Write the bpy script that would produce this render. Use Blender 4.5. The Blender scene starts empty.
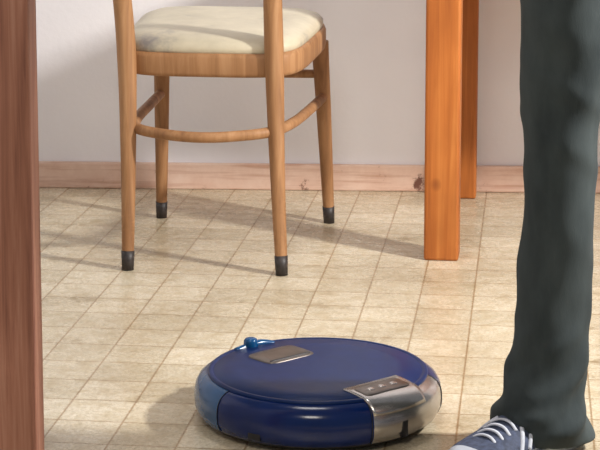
import bpy, bmesh, math, random
from mathutils import Vector, Matrix
random.seed(4)
sc = bpy.context.scene
sc.view_settings.view_transform = 'Standard'

def lin(c):
    r=[]
    for v in c:
        v/=255.0
        r.append(v/12.92 if v<=0.04045 else ((v+0.055)/1.055)**2.4)
    return (r[0],r[1],r[2],1.0)

# ------------------------------------------------------------ materials
def base(name, rough=0.5, metal=0.0, spec=0.5):
    m=bpy.data.materials.new(name); m.use_nodes=True
    nt=m.node_tree; b=nt.nodes['Principled BSDF']
    b.inputs['Roughness'].default_value=rough
    b.inputs['Metallic'].default_value=metal
    b.inputs['Specular IOR Level'].default_value=spec
    return m,nt,b

def coords(nt, scale=(1,1,1), rot=(0,0,0)):
    tc=nt.nodes.new('ShaderNodeTexCoord'); mp=nt.nodes.new('ShaderNodeMapping')
    nt.links.new(tc.outputs['Object'],mp.inputs['Vector'])
    mp.inputs['Scale'].default_value=scale; mp.inputs['Rotation'].default_value=rot
    return mp.outputs['Vector']

def noise(nt,vec,scale,detail=4,rough=0.6,dist=0.0):
    n=nt.nodes.new('ShaderNodeTexNoise'); nt.links.new(vec,n.inputs['Vector'])
    n.inputs['Scale'].default_value=scale; n.inputs['Detail'].default_value=detail
    n.inputs['Roughness'].default_value=rough; n.inputs['Distortion'].default_value=dist
    return n.outputs['Fac']

def ramp(nt,fac,stops):
    r=nt.nodes.new('ShaderNodeValToRGB'); nt.links.new(fac,r.inputs['Fac'])
    e=r.color_ramp.elements
    while len(e)<len(stops): e.new(0.5)
    for i,(p,c) in enumerate(stops):
        e[i].position=p; e[i].color=c if len(c)==4 else lin(c)
    return r.outputs['Color']

def mix(nt,a,b,fac,mode='MIX'):
    m=nt.nodes.new('ShaderNodeMix'); m.data_type='RGBA'; m.blend_type=mode
    for s,v in ((m.inputs[0],fac),(m.inputs[6],a),(m.inputs[7],b)):
        if hasattr(v,'is_output'): nt.links.new(v,s)
        elif isinstance(v,(int,float)): s.default_value=v
        else: s.default_value=v if len(v)==4 else lin(v)
    return m.outputs[2]

def bump(nt,b,h,strength,dist=0.002):
    n=nt.nodes.new('ShaderNodeBump'); n.inputs['Strength'].default_value=strength
    n.inputs['Distance'].default_value=dist
    nt.links.new(h,n.inputs['Height']); nt.links.new(n.outputs['Normal'],b.inputs['Normal'])

def simple(name,c,rough=0.5,metal=0.0,var=0.12,scale=30,bmp=0.0,spec=0.5):
    m,nt,b=base(name,rough,metal,spec)
    v=coords(nt); f=noise(nt,v,scale)
    c2=tuple(max(0,x*(1-var)) for x in c); c1=tuple(min(255,x*(1+var)) for x in c)
    nt.links.new(ramp(nt,f,[(0.3,c2),(0.7,c1)]),b.inputs['Base Color'])
    if bmp: bump(nt,b,f,bmp)
    return m

def wood(name,dark,mid,light,stretch=(40,40,2.2),rough=0.42,knots=False,bmp=0.15):
    m,nt,b=base(name,rough,spec=0.35)
    v=coords(nt,stretch); f=noise(nt,v,1.0,6,0.65,0.6)
    col=ramp(nt,f,[(0.30,dark),(0.5,mid),(0.70,light)])
    v2=coords(nt,(1,1,0.35)); g=noise(nt,v2,9,3)
    col=mix(nt,col,ramp(nt,g,[(0.35,(205,195,185)),(0.65,(255,255,255))]),0.7,'MULTIPLY')
    if knots:
        v3=coords(nt,(1,1,0.8),(0.1,0.05,0))
        vo=nt.nodes.new('ShaderNodeTexVoronoi'); nt.links.new(v3,vo.inputs['Vector']); vo.inputs['Scale'].default_value=9
        k=ramp(nt,vo.outputs['Distance'],[(0.07,(104,50,22)),(0.15,(255,255,255))])
        col=mix(nt,col,k,0.7,'MULTIPLY')
    nt.links.new(col,b.inputs['Base Color'])
    bump(nt,b,f,bmp,0.001)
    return m

M={}
M['chair']=wood('chair_beech',(140,100,66),(168,124,84),(188,146,106),rough=.55,bmp=.08)
M['pine']=wood('table_pine',(152,84,34),(182,106,46),(200,126,62),(55,55,2.0),0.52,True,.08)
M['jamb']=wood('door_frame_wood',(134,86,70),(172,118,96),(194,144,122),(90,90,3.0),0.6,False,0.3)
M['cap']=simple('leg_cap_dark',(46,40,38),0.5,0,0.25,60)

# floor vinyl tiles
m,nt,b=base('floor_vinyl_tiles',0.5,spec=0.4)
vec=coords(nt,(1,1,1),(0,0,math.radians(7)))
def brick(w,h,mort,c1,c2,cm,off=0.0):
    br=nt.nodes.new('ShaderNodeTexBrick'); nt.links.new(vec,br.inputs['Vector'])
    br.offset=off; br.inputs['Scale'].default_value=1
    br.inputs['Brick Width'].default_value=w; br.inputs['Row Height'].default_value=h
    br.inputs['Mortar Size'].default_value=mort; br.inputs['Mortar Smooth'].default_value=0.9
    br.inputs['Color1'].default_value=lin(c1); br.inputs['Color2'].default_value=lin(c2); br.inputs['Mortar'].default_value=lin(cm)
    return br
b1=brick(0.100,0.100,0.0026,(234,225,204),(214,204,181),(176,152,120))
n1=noise(nt,vec,34,5,0.7); n2=noise(nt,vec,3.2,4,0.6); n3=noise(nt,vec,170,3,0.7); n4=noise(nt,vec,14,5,.7)
col=mix(nt,b1.outputs['Color'],ramp(nt,n1,[(0.36,(226,216,196)),(0.56,(255,253,249))]),0.7,'MULTIPLY')
col=mix(nt,col,ramp(nt,n2,[(0.3,(206,197,184)),(0.62,(255,255,255))]),0.7,'MULTIPLY')
col=mix(nt,col,ramp(nt,n3,[(0.38,(200,190,172)),(0.58,(255,255,255))]),0.55,'MULTIPLY')
col=mix(nt,col,ramp(nt,n4,[(0.30,(176,158,128)),(0.42,(255,255,255))]),0.5,'MULTIPLY')
nt.links.new(col,b.inputs['Base Color'])
nt.links.new(ramp(nt,n1,[(0.3,(165,165,165)),(0.7,(120,120,120))]),b.inputs['Roughness'])
bump(nt,b,b1.outputs['Fac'],-0.15,0.001)
M['floor']=m

m,nt,b=base('wall_plaster',0.75)
v=coords(nt); n1=noise(nt,v,60,3); n2=noise(nt,v,2.2,3)
nt.links.new(ramp(nt,n2,[(0.3,(232,230,234)),(0.7,(243,241,243))]),b.inputs['Base Color'])
bump(nt,b,n1,0.35,0.002)
M['wall']=m

m,nt,b=base('baseboard_paint',0.5)
v=coords(nt,(1,1,1)); n1=noise(nt,v,14,6,0.75); n2=noise(nt,coords(nt,(3,3,60)),1.5,4,0.6)
col=ramp(nt,n1,[(0.32,(112,72,58)),(0.38,(216,182,162)),(0.7,(228,200,182))])
col=mix(nt,col,ramp(nt,n2,[(0.3,(206,172,152)),(0.5,(255,255,255))]),0.6,'MULTIPLY')
nt.links.new(col,b.inputs['Base Color']); M['base']=m

m,nt,b=base('seat_vinyl',0.42)
v=coords(nt); n1=noise(nt,v,7,5,0.6); n2=noise(nt,v,40,3)
col=ramp(nt,n1,[(0.35,(138,134,130)),(0.46,(192,182,158)),(0.7,(210,200,174))])
nt.links.new(col,b.inputs['Base Color']); bump(nt,b,n1,0.5,0.01); M['seat']=m

m,nt,b=base('trouser_denim',0.85,spec=0.2)
v=coords(nt); n1=noise(nt,coords(nt,(1,1,.4)),12,5,0.6); n2=noise(nt,coords(nt,(1,1,0.3)),600,2)
col=ramp(nt,n1,[(0.3,(46,53,55)),(0.7,(74,82,83))])
nt.links.new(col,b.inputs['Base Color']); bump(nt,b,n2,0.2,0.001); M['trouser']=m

M['jacket']=simple('jacket_cloth',(60,66,80),0.85,0,0.1,20,0.1)
M['skin']=simple('skin',(205,155,130),0.5,0,0.05,20)
M['hair']=simple('hair',(60,42,30),0.6,0,0.2,60,0.3)
M['eye']=simple('eye_white',(235,232,228),0.2,0,0.02)
M['iris']=simple('eye_iris',(60,45,35),0.2,0,0.02)
M['lip']=simple('lip',(170,95,88),0.5,0,0.05)
M['canvas']=simple('sneaker_canvas',(60,68,90),0.75,0,0.25,120,0.2)
M['rubber']=simple('sneaker_rubber',(176,182,192),0.5,0,0.05,20)
M['lace']=simple('sneaker_lace',(200,204,214),0.7,0,0.06,60)
M['r_top']=simple('robot_navy_top',(4,34,82),0.38,0,0.06,40,spec=0.2)
M['r_side']=simple('robot_blue_side',(2,30,84),0.18,0,0.05,30,spec=0.4)
M['r_teal']=simple('robot_teal_tank',(8,70,116),0.18,0,0.05,30,spec=0.4)
M['r_silver']=simple('robot_silver',(180,176,172),0.24,0.85,0.04,30)
M['r_plate']=simple('robot_badge_plate',(112,104,98),0.34,0.8,0.1,40)
M['r_dark']=simple('robot_dark',(16,18,26),0.4,0,0.1)

# ------------------------------------------------------------ mesh helpers
def obj(name,verts,faces,mat,parent=None,smooth=True,fmat=None):
    me=bpy.data.meshes.new(name); me.from_pydata([tuple(v) for v in verts],[],faces); me.update()
    mats=mat if isinstance(mat,list) else [mat]
    for k in mats: me.materials.append(k)
    if fmat:
        for p,i in zip(me.polygons,fmat): p.material_index=i
    bm=bmesh.new(); bm.from_mesh(me); bmesh.ops.recalc_face_normals(bm,faces=bm.faces); bm.to_mesh(me); bm.free()
    for p in me.polygons: p.use_smooth=smooth
    o=bpy.data.objects.new(name,me); sc.collection.objects.link(o)
    if parent: o.parent=parent
    return o

def empty(name,loc=(0,0,0),rz=0):
    e=bpy.data.objects.new(name,None); sc.collection.objects.link(e)
    e.location=loc; e.rotation_euler=(0,0,rz); e.empty_display_size=0.1
    return e

def loft_data(rings,cap=True,off=0):
    vs=[];fs=[];n=len(rings[0])
    for r in rings: vs+=r
    for i in range(len(rings)-1):
        for j in range(n):
            a=i*n+j;b_=i*n+(j+1)%n
            fs.append((a+off,b_+off,b_+n+off,a+n+off))
    if cap:
        fs.append(tuple(off+j for j in range(n))[::-1]); fs.append(tuple(off+(len(rings)-1)*n+j for j in range(n)))
    return vs,fs

def loft(name,rings,mat,parent=None,smooth=True):
    v,f=loft_data(rings); return obj(name,v,f,mat,parent,smooth)

def catmull(P,R,n):
    out=[];ro=[]
    for i in range(len(P)-1):
        p0=P[max(i-1,0)];p1=P[i];p2=P[i+1];p3=P[min(i+2,len(P)-1)]
        for k in range(n):
            t=k/n
            out.append(0.5*((2*p1)+(p2-p0)*t+(2*p0-5*p1+4*p2-p3)*t*t+(3*p1-p0-3*p2+p3)*t**3))
            ro.append(R[i]*(1-t)+R[i+1]*t)
    out.append(P[-1]);ro.append(R[-1]); return out,ro

def tube_rings(path,radii,seg=16,sub=6,flat=1.0):
    P=[Vector(p) for p in path]
    P,R=catmull(P,radii,sub)
    rings=[];up=None
    for i,p in enumerate(P):
        d=(P[min(i+1,len(P)-1)]-P[max(i-1,0)]).normalized()
        if up is None:
            up=Vector((0,0,1)) if abs(d.z)<0.8 else Vector((0,1,0))
        x=(up-d*up.dot(d)).normalized(); y=d.cross(x); up=x
        rings.append([p+(x*math.cos(2*math.pi*j/seg)*flat+y*math.sin(2*math.pi*j/seg))*R[i] for j in range(seg)])
    return rings

def tube(name,path,radii,mat,parent=None,seg=16,sub=6,flat=1.0):
    return loft(name,tube_rings(path,radii,seg,sub,flat),mat,parent)

def box(name,x0,x1,y0,y1,z0,z1,mat,parent=None,bev=0.003):
    v=[(x,y,z) for z in (z0,z1) for x,y in ((x0,y0),(x1,y0),(x1,y1),(x0,y1))]
    f=[(0,3,2,1),(4,5,6,7),(0,1,5,4),(1,2,6,5),(2,3,7,6),(3,0,4,7)]
    o=obj(name,v,f,mat,parent,False)
    if bev:
        md=o.modifiers.new('bevel','BEVEL'); md.width=bev; md.segments=2
    return o

# ------------------------------------------------------------ room
def wallY(x): return 4.476-0.051*x
XL,XR=-1.9,2.3
def slab(name,xa,xb,off0,off1,z0,z1,mat):
    v=[];
    for z in (z0,z1):
        v+=[(xa,wallY(xa)+off0,z),(xb,wallY(xb)+off0,z),(xb,wallY(xb)+off1,z),(xa,wallY(xa)+off1,z)]
    f=[(0,3,2,1),(4,5,6,7),(0,1,5,4),(1,2,6,5),(2,3,7,6),(3,0,4,7)]
    return obj(name,v,f,mat,None,False)
slab('wall_back',XL,XR,0,0.1,0,2.5,M['wall'])
bb=slab('baseboard_back',XL,XR,-0.014,0,0,0.064,M['base'])
md=bb.modifiers.new('bevel','BEVEL'); md.width=0.004; md.segments=2
fy=[(-1.9,-0.6),(2.3,-0.6),(2.3,wallY(2.3)+0.1),(-1.9,wallY(-1.9)+0.1)]
fv=[(x,y,0) for x,y in fy]+[(x,y,-0.08) for x,y in fy]
obj('floor',fv,[(0,1,2,3),(7,6,5,4),(0,4,5,1),(1,5,6,2),(2,6,7,3),(3,7,4,0)],M['floor'],None,False)
box('wall_left',-2.0,-1.9,-0.6,4.57,0,2.5,M['wall'],None,0)
# doorway wall, the camera looks through it
box('wall_front_left',-1.9,-0.41,2.205,2.255,0,2.5,M['wall'],None,0)
box('wall_front_right',0.82,2.3,2.205,2.255,0,2.5,M['wall'],None,0)
box('wall_front_top',-0.41,0.82,2.205,2.255,2.08,2.5,M['wall'],None,0)
dj=empty('door_frame')
box('jamb_left',-0.41,-0.316,2.195,2.265,0,2.08,M['jamb'],dj,0.004)
box('jamb_right',0.73,0.82,2.195,2.265,0,2.08,M['jamb'],dj,0.004)
box('jamb_head',-0.316,0.73,2.195,2.265,1.99,2.08,M['jamb'],dj,0.004)

# ------------------------------------------------------------ chair
ch=empty('dining_chair',(-0.156,3.904,0),math.radians(-8))
for s,nm in ((-1,'left'),(1,'right')):
    d=-.014
    tube('back_post_'+nm,[(s*.155,-.239,0.004),(s*.150+d*.5,-.215,.2),(s*.148+d,-.195,.42),(s*.152+d*1.4,-.21,.6),(s*.16+d*1.4,-.27,.84)],
         [.0115,.015,.0195,.0185,.013],M['chair'],ch)
    tube('back_post_cap_'+nm,[(s*.155,-.239,0.0),(s*.1540+d*.1,-.2342,.038)],[.0120,.0136],M['cap'],ch,16,2)
    tube('front_leg_'+nm,[(s*.189,.239,0.004),(s*.182,.218,.2),(s*.174,.19,.41)],[.0115,.0155,.019],M['chair'],ch)
    tube('front_leg_cap_'+nm,[(s*.189,.239,0.0),(s*.1877,.2350,.038)],[.0120,.0134],M['cap'],ch,16,2)
# bentwood hoop stretcher
tube('hoop_stretcher',[(-.180,.208,.287),(-.174,.06,.284),(-.165,-.10,.281),(-.140,-.200,.279),(-.075,-.238,.275),(-.005,-.250,.273),(.06,-.240,.275),(.128,-.203,.279),(.158,-.10,.281),(.172,.06,.284),(.180,.208,.287)],
     [.0108]*11,M['chair'],ch,14,6)
tube('front_stretcher',[(-.177,.205,.337),(0,.205,.337),(.177,.205,.337)],[.009,.011,.009],M['chair'],ch,14,6)
def seat_outline(shr=0.0,n=72):
    pts=[]
    for k in range(n):
        a=2*math.pi*k/n; c,s=math.cos(a),math.sin(a)
        e=0.42
        x=math.copysign(abs(c)**e,c); y=math.copysign(abs(s)**e,s)
        yy=y*(0.205-shr)
        hw=0.183+0.026*(y*0.5+0.5)
        pts.append((x*(hw-shr)-.004,yy))
    return pts
def tilt(y): return 0.011+0.026*(y/0.41)
rings=[]
for z,sh in ((.386,.008),(.388,.002),(.395,0),(.425,0),(.433,.003),(.434,.02)):
    rings.append([Vector((x,y,z+tilt(y))) for x,y in seat_outline(sh)])
loft('seat_frame',rings,M['chair'],ch)
rings=[]
for z,sh in ((.430,.010),(.436,.006),(.447,.006),(.456,.014),(.463,.032),(.467,.06),(.469,.10),(.470,.15)):
    rings.append([Vector((x,y,z+tilt(y))) for x,y in seat_outline(sh)])
loft('seat_cushion',rings,M['seat'],ch)
def slat(name,z0,z1):
    rings=[]
    for i in range(17):
        u=-1+i/8; x=u*.158-.018; y=-.235-.05*(1-u*u)-0.03*((z0+z1)/2-.7)*5
        rings.append([Vector((x,y-.008,z0)),Vector((x,y+.008,z0)),Vector((x,y+.008-.012,z1)),Vector((x,y-.008-.012,z1))])
    o=loft(name,rings,M['chair'],ch,False); md=o.modifiers.new('b','BEVEL'); md.width=.004; md.segments=2
slat('back_rest',.70,.82)

# ------------------------------------------------------------ table
tb=empty('dining_table',(0.251,3.766,0),math.radians(-7.5))
TW,TD=.95,0.665
for i,(x,y,dy) in enumerate(((0,0,.073),(.011,.613,.052),(TW-.073,0,.073),(TW-.073,.613,.052))):
    box('leg_%d'%(i+1),x,x+.070,y,y+dy,0,.70,M['pine'],tb,0.005)
box('apron_front',.070,TW-.073,.01,.032,.61,.70,M['pine'],tb)
box('apron_rear',.081,TW-.073,.625,.647,.61,.70,M['pine'],tb)
box('apron_left',.015,.037,.073,.613,.61,.70,M['pine'],tb)
box('apron_right',TW-.037,TW-.015,.073,.613,.61,.70,M['pine'],tb)
box('table_top',-.02,TW+.03,-.03,TD,.70,.735,M['pine'],tb,0.006)

# ------------------------------------------------------------ robot vacuum
rb=empty('robot_vacuum',(0.027,2.780,0),0)
NS=144
prof=[(.150,.005),(.168,.007),(.180,.014),(.186,.026),(.187,.042),(.185,.055),(.180,.064),(.172,.070),(.166,.0725)]
vs=[];fs=[];fm=[]
for r,z in prof:
    for k in range(NS):
        a=2*math.pi*k/NS
        vs.append((r*math.cos(a),r*math.sin(a),z))
def az(k): 
    d=(k+.5)*360/NS
    return d-360 if d>180 else d
for i in range(len(prof)-1):
    for k in range(NS):
        k2=(k+1)%NS
        fs.append((i*NS+k,i*NS+k2,(i+1)*NS+k2,(i+1)*NS+k))
        d=az(k)
        if i<2: q=3
        elif -66<d<-8: q=2
        elif d>118 or d<-142: q=1
        else: q=0
        fm.append(q)
fs.append(tuple(range(NS))[::-1]); fm.append(3)
fs.append(tuple((len(prof)-1)*NS+k for k in range(NS))); fm.append(0)
obj('body',vs,fs,[M['r_side'],M['r_teal'],M['r_silver'],M['r_dark']],rb,True,fm)
rings=[]
for r,z in ((.166,.070),(.166,.0745),(.164,.0765),(.160,.0765),(.159,.0755),(.156,.0755),(.155,.0768),(.120,.0785),(.07,.0795),(.02,.080)):
    rings.append([Vector((r*math.cos(2*math.pi*k/96),r*math.sin(2*math.pi*k/96),z)) for k in range(96)])
loft('top_cover',rings,M['r_top'],rb)
for a in (-142,118,-66,-8):
    A=math.radians(a)
    pts=[((r+.0004)*math.cos(A),(r+.0004)*math.sin(A),z) for r,z in prof[2:]]
    tube('seam_%d'%abs(a),pts,[.0008]*len(pts),M['r_dark'],rb,6,2)
ax=Vector((math.cos(math.radians(-50)),math.sin(math.radians(-50)),0)); pe=Vector((-ax.y,ax.x,0))
def plate(name,cr,cp,hr,hp,z0,z1,mat,n=40,e=.35,tiltr=0.0):
    rings=[]
    for z,s in ((z0,1.0),(z1-.001,1.0),(z1,.95),(z1+.0003,.6)):
        ring=[]
        for k in range(n):
            a=2*math.pi*k/n;c,s_=math.cos(a),math.sin(a)
            u=math.copysign(abs(c)**e,c)*hr*s; w=math.copysign(abs(s_)**e,s_)*hp*s
            ring.append(ax*(cr+u)+pe*(cp+w)+Vector((0,0,z+tiltr*u)))
        rings.append(ring)
    return loft(name,rings,mat,rb)
plate('badge_plate',-.080,-.006,.032,.046,.076,.0812,M['r_plate'])
plate('badge_slot',-.058,-.006,.003,.040,.078,.0822,M['r_dark'])
rings=[]
for r,z in ((.112,.076),(.113,.0808),(.130,.0803),(.150,.0792),(.166,.0765),(.176,.0715),(.1835,.0625),(.186,.056),(.183,.055)):
    ring=[]
    hw=.052
    for k in range(21):
        t=-1+k/10
        w=hw*t+.004
        rr=math.sqrt(max(r*r-w*w,0)) if r>.15 else math.sqrt(max(r*r-w*w*(r-.112)/.038,0))
        ring.append(ax*rr+pe*w+Vector((0,0,z)))
    rings.append(ring)
V=[];F=[]
for r_ in rings: V+=r_
for i in range(len(rings)-1):
    for k in range(20):
        F.append((i*21+k,i*21+k+1,(i+1)*21+k+1,(i+1)*21+k))
o=obj('button_panel',V,F,M['r_silver'],rb)
md=o.modifiers.new('solid','SOLIDIFY'); md.thickness=.004; md.offset=-1
plate('button_inset',.139,.004,.018,.044,.0775,.0807,M['r_plate'],tiltr=-.08)
for i in range(3):
    plate('button_%d'%(i+1),.139,-.018+.022*i,.005,.0065,.079,.0815,M['r_silver'],24,.8,-.08)
def sidebox(name,a,w,z0,z1,mat,out=.0015):
    A=math.radians(a);r=.186
    rings=[]
    for z in (z0,z1):
        rings.append([Vector(((r+o)*math.cos(A+t*w/r),(r+o)*math.sin(A+t*w/r),z)) for o,t in ((-.006,-1),(out,-1),(out,1),(-.006,1))])
    return loft(name,rings,mat,rb,False)
sidebox('side_slot',-48,.0050,.016,.040,M['r_dark'],.0014)
sidebox('front_port',-120,.010,.018,.028,M['r_dark'],.0004)
K=Vector((math.cos(math.radians(128)),math.sin(math.radians(128)),0))*.150
tube('sensor_knob',[K+Vector((-.012,-.004,.070)),K+Vector((-.012,-.004,.086)),K+Vector((-.012,-.004,.090))],[.012,.011,.006],M['r_teal'],rb,20,3)
tube('tank_latch',[K+Vector((-.035,-.022,.074)),K+Vector((.0,.008,.077)),K+Vector((.024,.018,.074))],[.005,.007,.005],M['r_teal'],rb,12,6)
for s in (-1,1):
    tube('wheel_'+('left' if s<0 else 'right'),[pe*(s*.10)+Vector((0,0,.018))-pe*.01,pe*(s*.10)+Vector((0,0,.018))+pe*.01],[.018,.018],M['r_dark'],rb,20,1)

# ------------------------------------------------------------ person
pr=empty('standing_person',(0.437,2.552,0),math.radians(-45))
def remesh(o,vx,sm=4):
    md=o.modifiers.new('remesh','REMESH'); md.mode='VOXEL'; md.voxel_size=vx; md.use_smooth_shade=True
    s=o.modifiers.new('smooth','SMOOTH'); s.iterations=sm; s.factor=.5
def ellring(c,rx,ry,seg=40,fn=None):
    out=[]
    for k in range(seg):
        a=2*math.pi*k/seg; f=fn(a) if fn else 1
        out.append(Vector((c[0]+rx*f*math.cos(a),c[1]+ry*f*math.sin(a),c[2])))
    return out
def merge(name,parts,mat,parent):
    V=[];F=[]
    for rg in parts:
        v,f=loft_data(rg,True,len(V)); V+=v;F+=f
    return obj(name,V,F,mat,parent)
parts=[]
# keys: z, x, y, rx, ry
keys=[(.014,.124,-.004,.065,.084),(.05,.124,-.006,.063,.081),(.09,.121,-.001,.058,.068),(.15,.117,.004,.053,.058),(.22,.113,.007,.050,.056),(.36,.109,.009,.050,.053),(.47,.105,.006,.052,.055),(.55,.103,.002,.056,.059),(.64,.101,.002,.061,.065),(.74,.100,.002,.070,.078),(.82,.096,0,.080,.090),(.90,.085,.004,.090,.105)]
for s in (-1,1):
    rg=[];N=150
    for i in range(N+1):
        z=.014+(.90-.014)*i/N
        for a_,b_ in zip(keys,keys[1:]):
            if z<=b_[0]+1e-9: break
        t=(z-a_[0])/(b_[0]-a_[0]); t=t*t*(3-2*t)
        q=[a_[j]+(b_[j]-a_[j])*t for j in range(5)]
        w=max(0,1-z/.26); kn=math.exp(-((z-.5)/.09)**2)
        def fn(a,z=z,w=w,kn=kn,s=s):
            crease=lambda u: (0.5+0.5*math.sin(u))**3-.3
            return (1+.06*w*math.sin(2*a+z*60+s)+.09*w*crease(2*a-z*95)+.05*w*math.sin(5*a-z*90)
                    +.05*kn*crease(2*a+z*75+1)+.03*math.sin(2*a+z*22+1.3)+.04*crease(3*a-z*31+s)+.03*crease(2*a+z*47))
        ring=ellring((s*q[1],q[2],z),q[3],q[4],64,fn)
        if z<.08:
            for v_ in ring:
                v_.z+=max(0,(-v_.y/.09))*.018*(1-z/.08)
        rg.append(ring)
    parts.append(rg)
parts.append([ellring((0,.0,z),rx,ry,48) for z,rx,ry in ((.80,.10,.085),(.86,.165,.11),(.92,.178,.118),(1.0,.165,.112),(1.05,.155,.105))])
remesh(merge('trousers',parts,M['trouser'],pr),.0042,2)
parts=[[ellring((0,y,z),rx,ry,48) for z,y,rx,ry in ((.97,0,.172,.122),(1.08,0,.160,.116),(1.2,0,.168,.118),(1.32,0,.185,.122),(1.40,.004,.185,.112),(1.46,.008,.13,.085),(1.50,.01,.072,.066))]]
for s in (-1,1):
    parts.append(tube_rings([(s*.15,.005,1.415),(s*.205,.005,1.37),(s*.235,.01,1.22),(s*.245,.015,1.10),(s*.25,-.03,.96),(s*.25,-.06,.86)],[.06,.062,.052,.047,.042,.036],24,6))
remesh(merge('jacket',parts,M['jacket'],pr),.009,3)
hd=[]
for z,y,rx,ry in ((1.46,.01,.052,.055),(1.53,.005,.052,.056),(1.555,-.018,.050,.070),(1.57,-.025,.056,.080),(1.60,-.018,.066,.090),(1.64,-.008,.073,.096),(1.68,0,.076,.100),(1.72,.004,.075,.099),(1.755,.006,.062,.084),(1.78,.008,.035,.05)):
    hd.append(ellring((0,y,z),rx,ry,40))
hparts=[hd,
 tube_rings([(0,-.100,1.685),(0,-.112,1.66),(0,-.124,1.638),(0,-.105,1.625)],[.008,.011,.014,.010],14,4)]
for s in (-1,1):
    hparts.append(tube_rings([(s*.074,.004,1.635),(s*.084,.012,1.655),(s*.084,.014,1.675),(s*.076,.006,1.69)],[.007,.012,.013,.007],12,4))
remesh(merge('head',hparts,M['skin'],pr),.005,3)
for s in (-1,1):
    tube('eye_'+('right' if s<0 else 'left'),[(s*.031,-.080,1.672),(s*.031,-.093,1.672),(s*.031,-.100,1.672)],[.010,.012,.007],M['eye'],pr,16,3)
    tube('iris_'+('right' if s<0 else 'left'),[(s*.031,-.098,1.672),(s*.031,-.102,1.672)],[.0055,.005],M['iris'],pr,14,1)
tube('mouth',[(-.024,-.098,1.600),(0,-.105,1.599),(.024,-.098,1.600)],[.004,.007,.004],M['lip'],pr,12,5)
hr=[]
for z,y,rx,ry in ((1.60,.045,.060,.060),(1.65,.035,.080,.076),(1.70,.022,.084,.092),(1.74,.008,.083,.105),(1.775,.004,.070,.092),(1.80,.006,.035,.05)):
    hr.append(ellring((0,y,z),rx,ry,40))
remesh(merge('hair',[hr],M['hair'],pr),.008,2)
for s in (-1,1):
    hp=[tube_rings([(s*.25,-.055,.88),(s*.25,-.068,.83),(s*.248,-.078,.785),(s*.246,-.086,.755)],[.026,.034,.038,.034],20,5,.5) ]
    for i,(dy,L) in enumerate(((-.026,.066),(-.009,.076),(.009,.070),(.025,.055))):
        x0=s*.246;y0=-.086+dy;z0=.765
        hp.append(tube_rings([(x0,y0,z0),(x0-s*.003,y0-.006,z0-L*.5),(x0-s*.012,y0-.010,z0-L*.8),(x0-s*.024,y0-.008,z0-L)],[.0095,.0088,.008,.0065],12,4))
    hp.append(tube_rings([(s*.245,-.085,.835),(s*.238,-.115,.80),(s*.230,-.125,.765),(s*.226,-.127,.745)],[.013,.0115,.010,.008],12,4))
    remesh(merge('hand_'+('right' if s<0 else 'left'),hp,M['skin'],pr),.0035,2)

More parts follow.
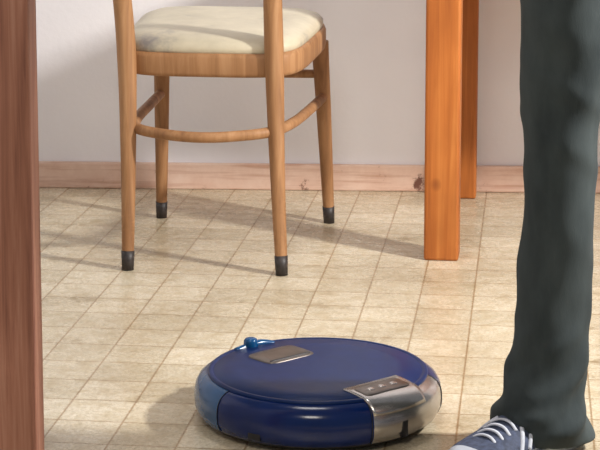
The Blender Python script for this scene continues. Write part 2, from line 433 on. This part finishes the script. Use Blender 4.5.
# sneakers: sections along the foot (local y; heel +, toe -)
secs=[(.068,.020,.055,0),(.060,.030,.074,0),(.030,.036,.080,0),(0,.036,.080,0),(-.035,.038,.072,0),(-.070,.042,.063,0),(-.100,.046,.054,0),(-.126,.048,.047,0),(-.150,.046,.042,0),(-.168,.039,.038,0),(-.182,.027,.033,0),(-.190,.012,.028,0)]
for s,nm in ((-1,'right'),(1,'left')):
    cx=s*.125
    P,R=catmull([Vector((a,b_,c)) for a,b_,c,_ in secs],[0]*len(secs),4)
    def section(y,hw,h,z0=.016):
        ring=[]
        for k in range(25):
            a=math.pi*k/24
            c,s_=math.cos(a),math.sin(a)
            ring.append(Vector((cx+math.copysign(abs(c)**.75,c)*hw*(1-.12*s_),y,z0+(h-z0)*s_**.8)))
        return ring
    rg=[section(*p) for p in P]
    v,f=loft_data(rg)
    fm=[]
    for fc in f:
        if len(fc)==4:
            y=sum(v[i].y for i in fc)/4; z=sum(v[i].z for i in fc)/4
            q=1 if (y<-.158 or z<.024) else 0
        else: q=1
        fm.append(q)
    o=obj('sneaker_'+nm,v,f,[M['canvas'],M['rubber']],pr,True,fm)
    rings=[]
    def outline(sc_):
        L=[];Rr=[]
        for p in P:
            L.append((cx-(p.y+.003)*sc_,p.x)); Rr.append((cx+(p.y+.003)*sc_,p.x))
        return L+Rr[::-1]
    for z,q in ((0,.97),(.004,1.0),(.018,1.02),(.022,.99)):
        rings.append([Vector((x,y*1.0+(-.003 if y<-.18 else (.003 if y>.06 else 0)),z)) for x,y in outline(q)])
    loft('sneaker_sole_'+nm,rings,M['rubber'],pr)
    for side in (-1,1):
        for j in range(3):
            y0=-.104+j*.021
            pts=[]
            for t in (0,.33,.66,1):
                yy=y0+.030*t
                for a_,b_ in zip(P,P[1:]):
                    if b_.x<=yy<=a_.x: break
                u=(yy-a_.x)/(b_.x-a_.x) if b_.x!=a_.x else 0
                hw=a_.y+(b_.y-a_.y)*u; h=a_.z+(b_.z-a_.z)*u
                A=math.radians(12+52*t); c,s_=math.cos(A),math.sin(A)
                pts.append((cx+side*(c**.75)*hw*(1-.12*s_)+side*.0002,yy,.016+(h-.016)*s_**.8))
            tube('stripe_%s_%d_%d'%(nm,side+1,j),pts,[.0035]*4,M['lace'],pr,8,4,.7)
    for i in range(4):
        y=-.128+i*.014; h=.0478+i*.0042
        tube('lace_%s_%d'%(nm,i+1),[(cx-.024,y-.003,h-.008),(cx-.012,y,h-.0005),(cx,y+.001,h+.0015),(cx+.012,y,h-.0005),(cx+.024,y-.003,h-.008)],[.0026]*5,M['lace'],pr,8,4,.7)

# ------------------------------------------------------------ lights
def area(name,loc,target,size,power,col):
    l=bpy.data.lights.new(name,'AREA'); l.energy=power; l.size=size; l.color=col
    o=bpy.data.objects.new(name,l); sc.collection.objects.link(o); o.location=loc
    o.rotation_euler=(Vector(target)-Vector(loc)).to_track_quat('-Z','Y').to_euler()
area('window_light',(1.62,2.62,1.45),(-.1,3.9,.2),.13,66,(1,.97,.93))
area('overhead_fill',(-.1,3.0,2.4),(-.1,3.0,0),.5,10,(1,.95,.90))  # unseen lamp, added as soft fill from above
area('hall_fill',(-.3,.2,2.2),(0,2.8,.4),.6,24,(1,.92,.80))  # unseen lamp added camera-side to light the jamb, spilling fill through the doorway
w=bpy.data.worlds.new('world'); sc.world=w; w.use_nodes=True
w.node_tree.nodes['Background'].inputs[0].default_value=(.86,.91,1,1)
w.node_tree.nodes['Background'].inputs[1].default_value=.25

# ------------------------------------------------------------ camera
cam=bpy.data.cameras.new('camera'); co=bpy.data.objects.new('camera',cam); sc.collection.objects.link(co)
co.location=(0,0,.926); co.rotation_euler=(math.radians(90-8),0,0)
cam.sensor_width=36; cam.lens=36*1900/600; cam.shift_y=-158/600; cam.clip_start=.02
sc.camera=co
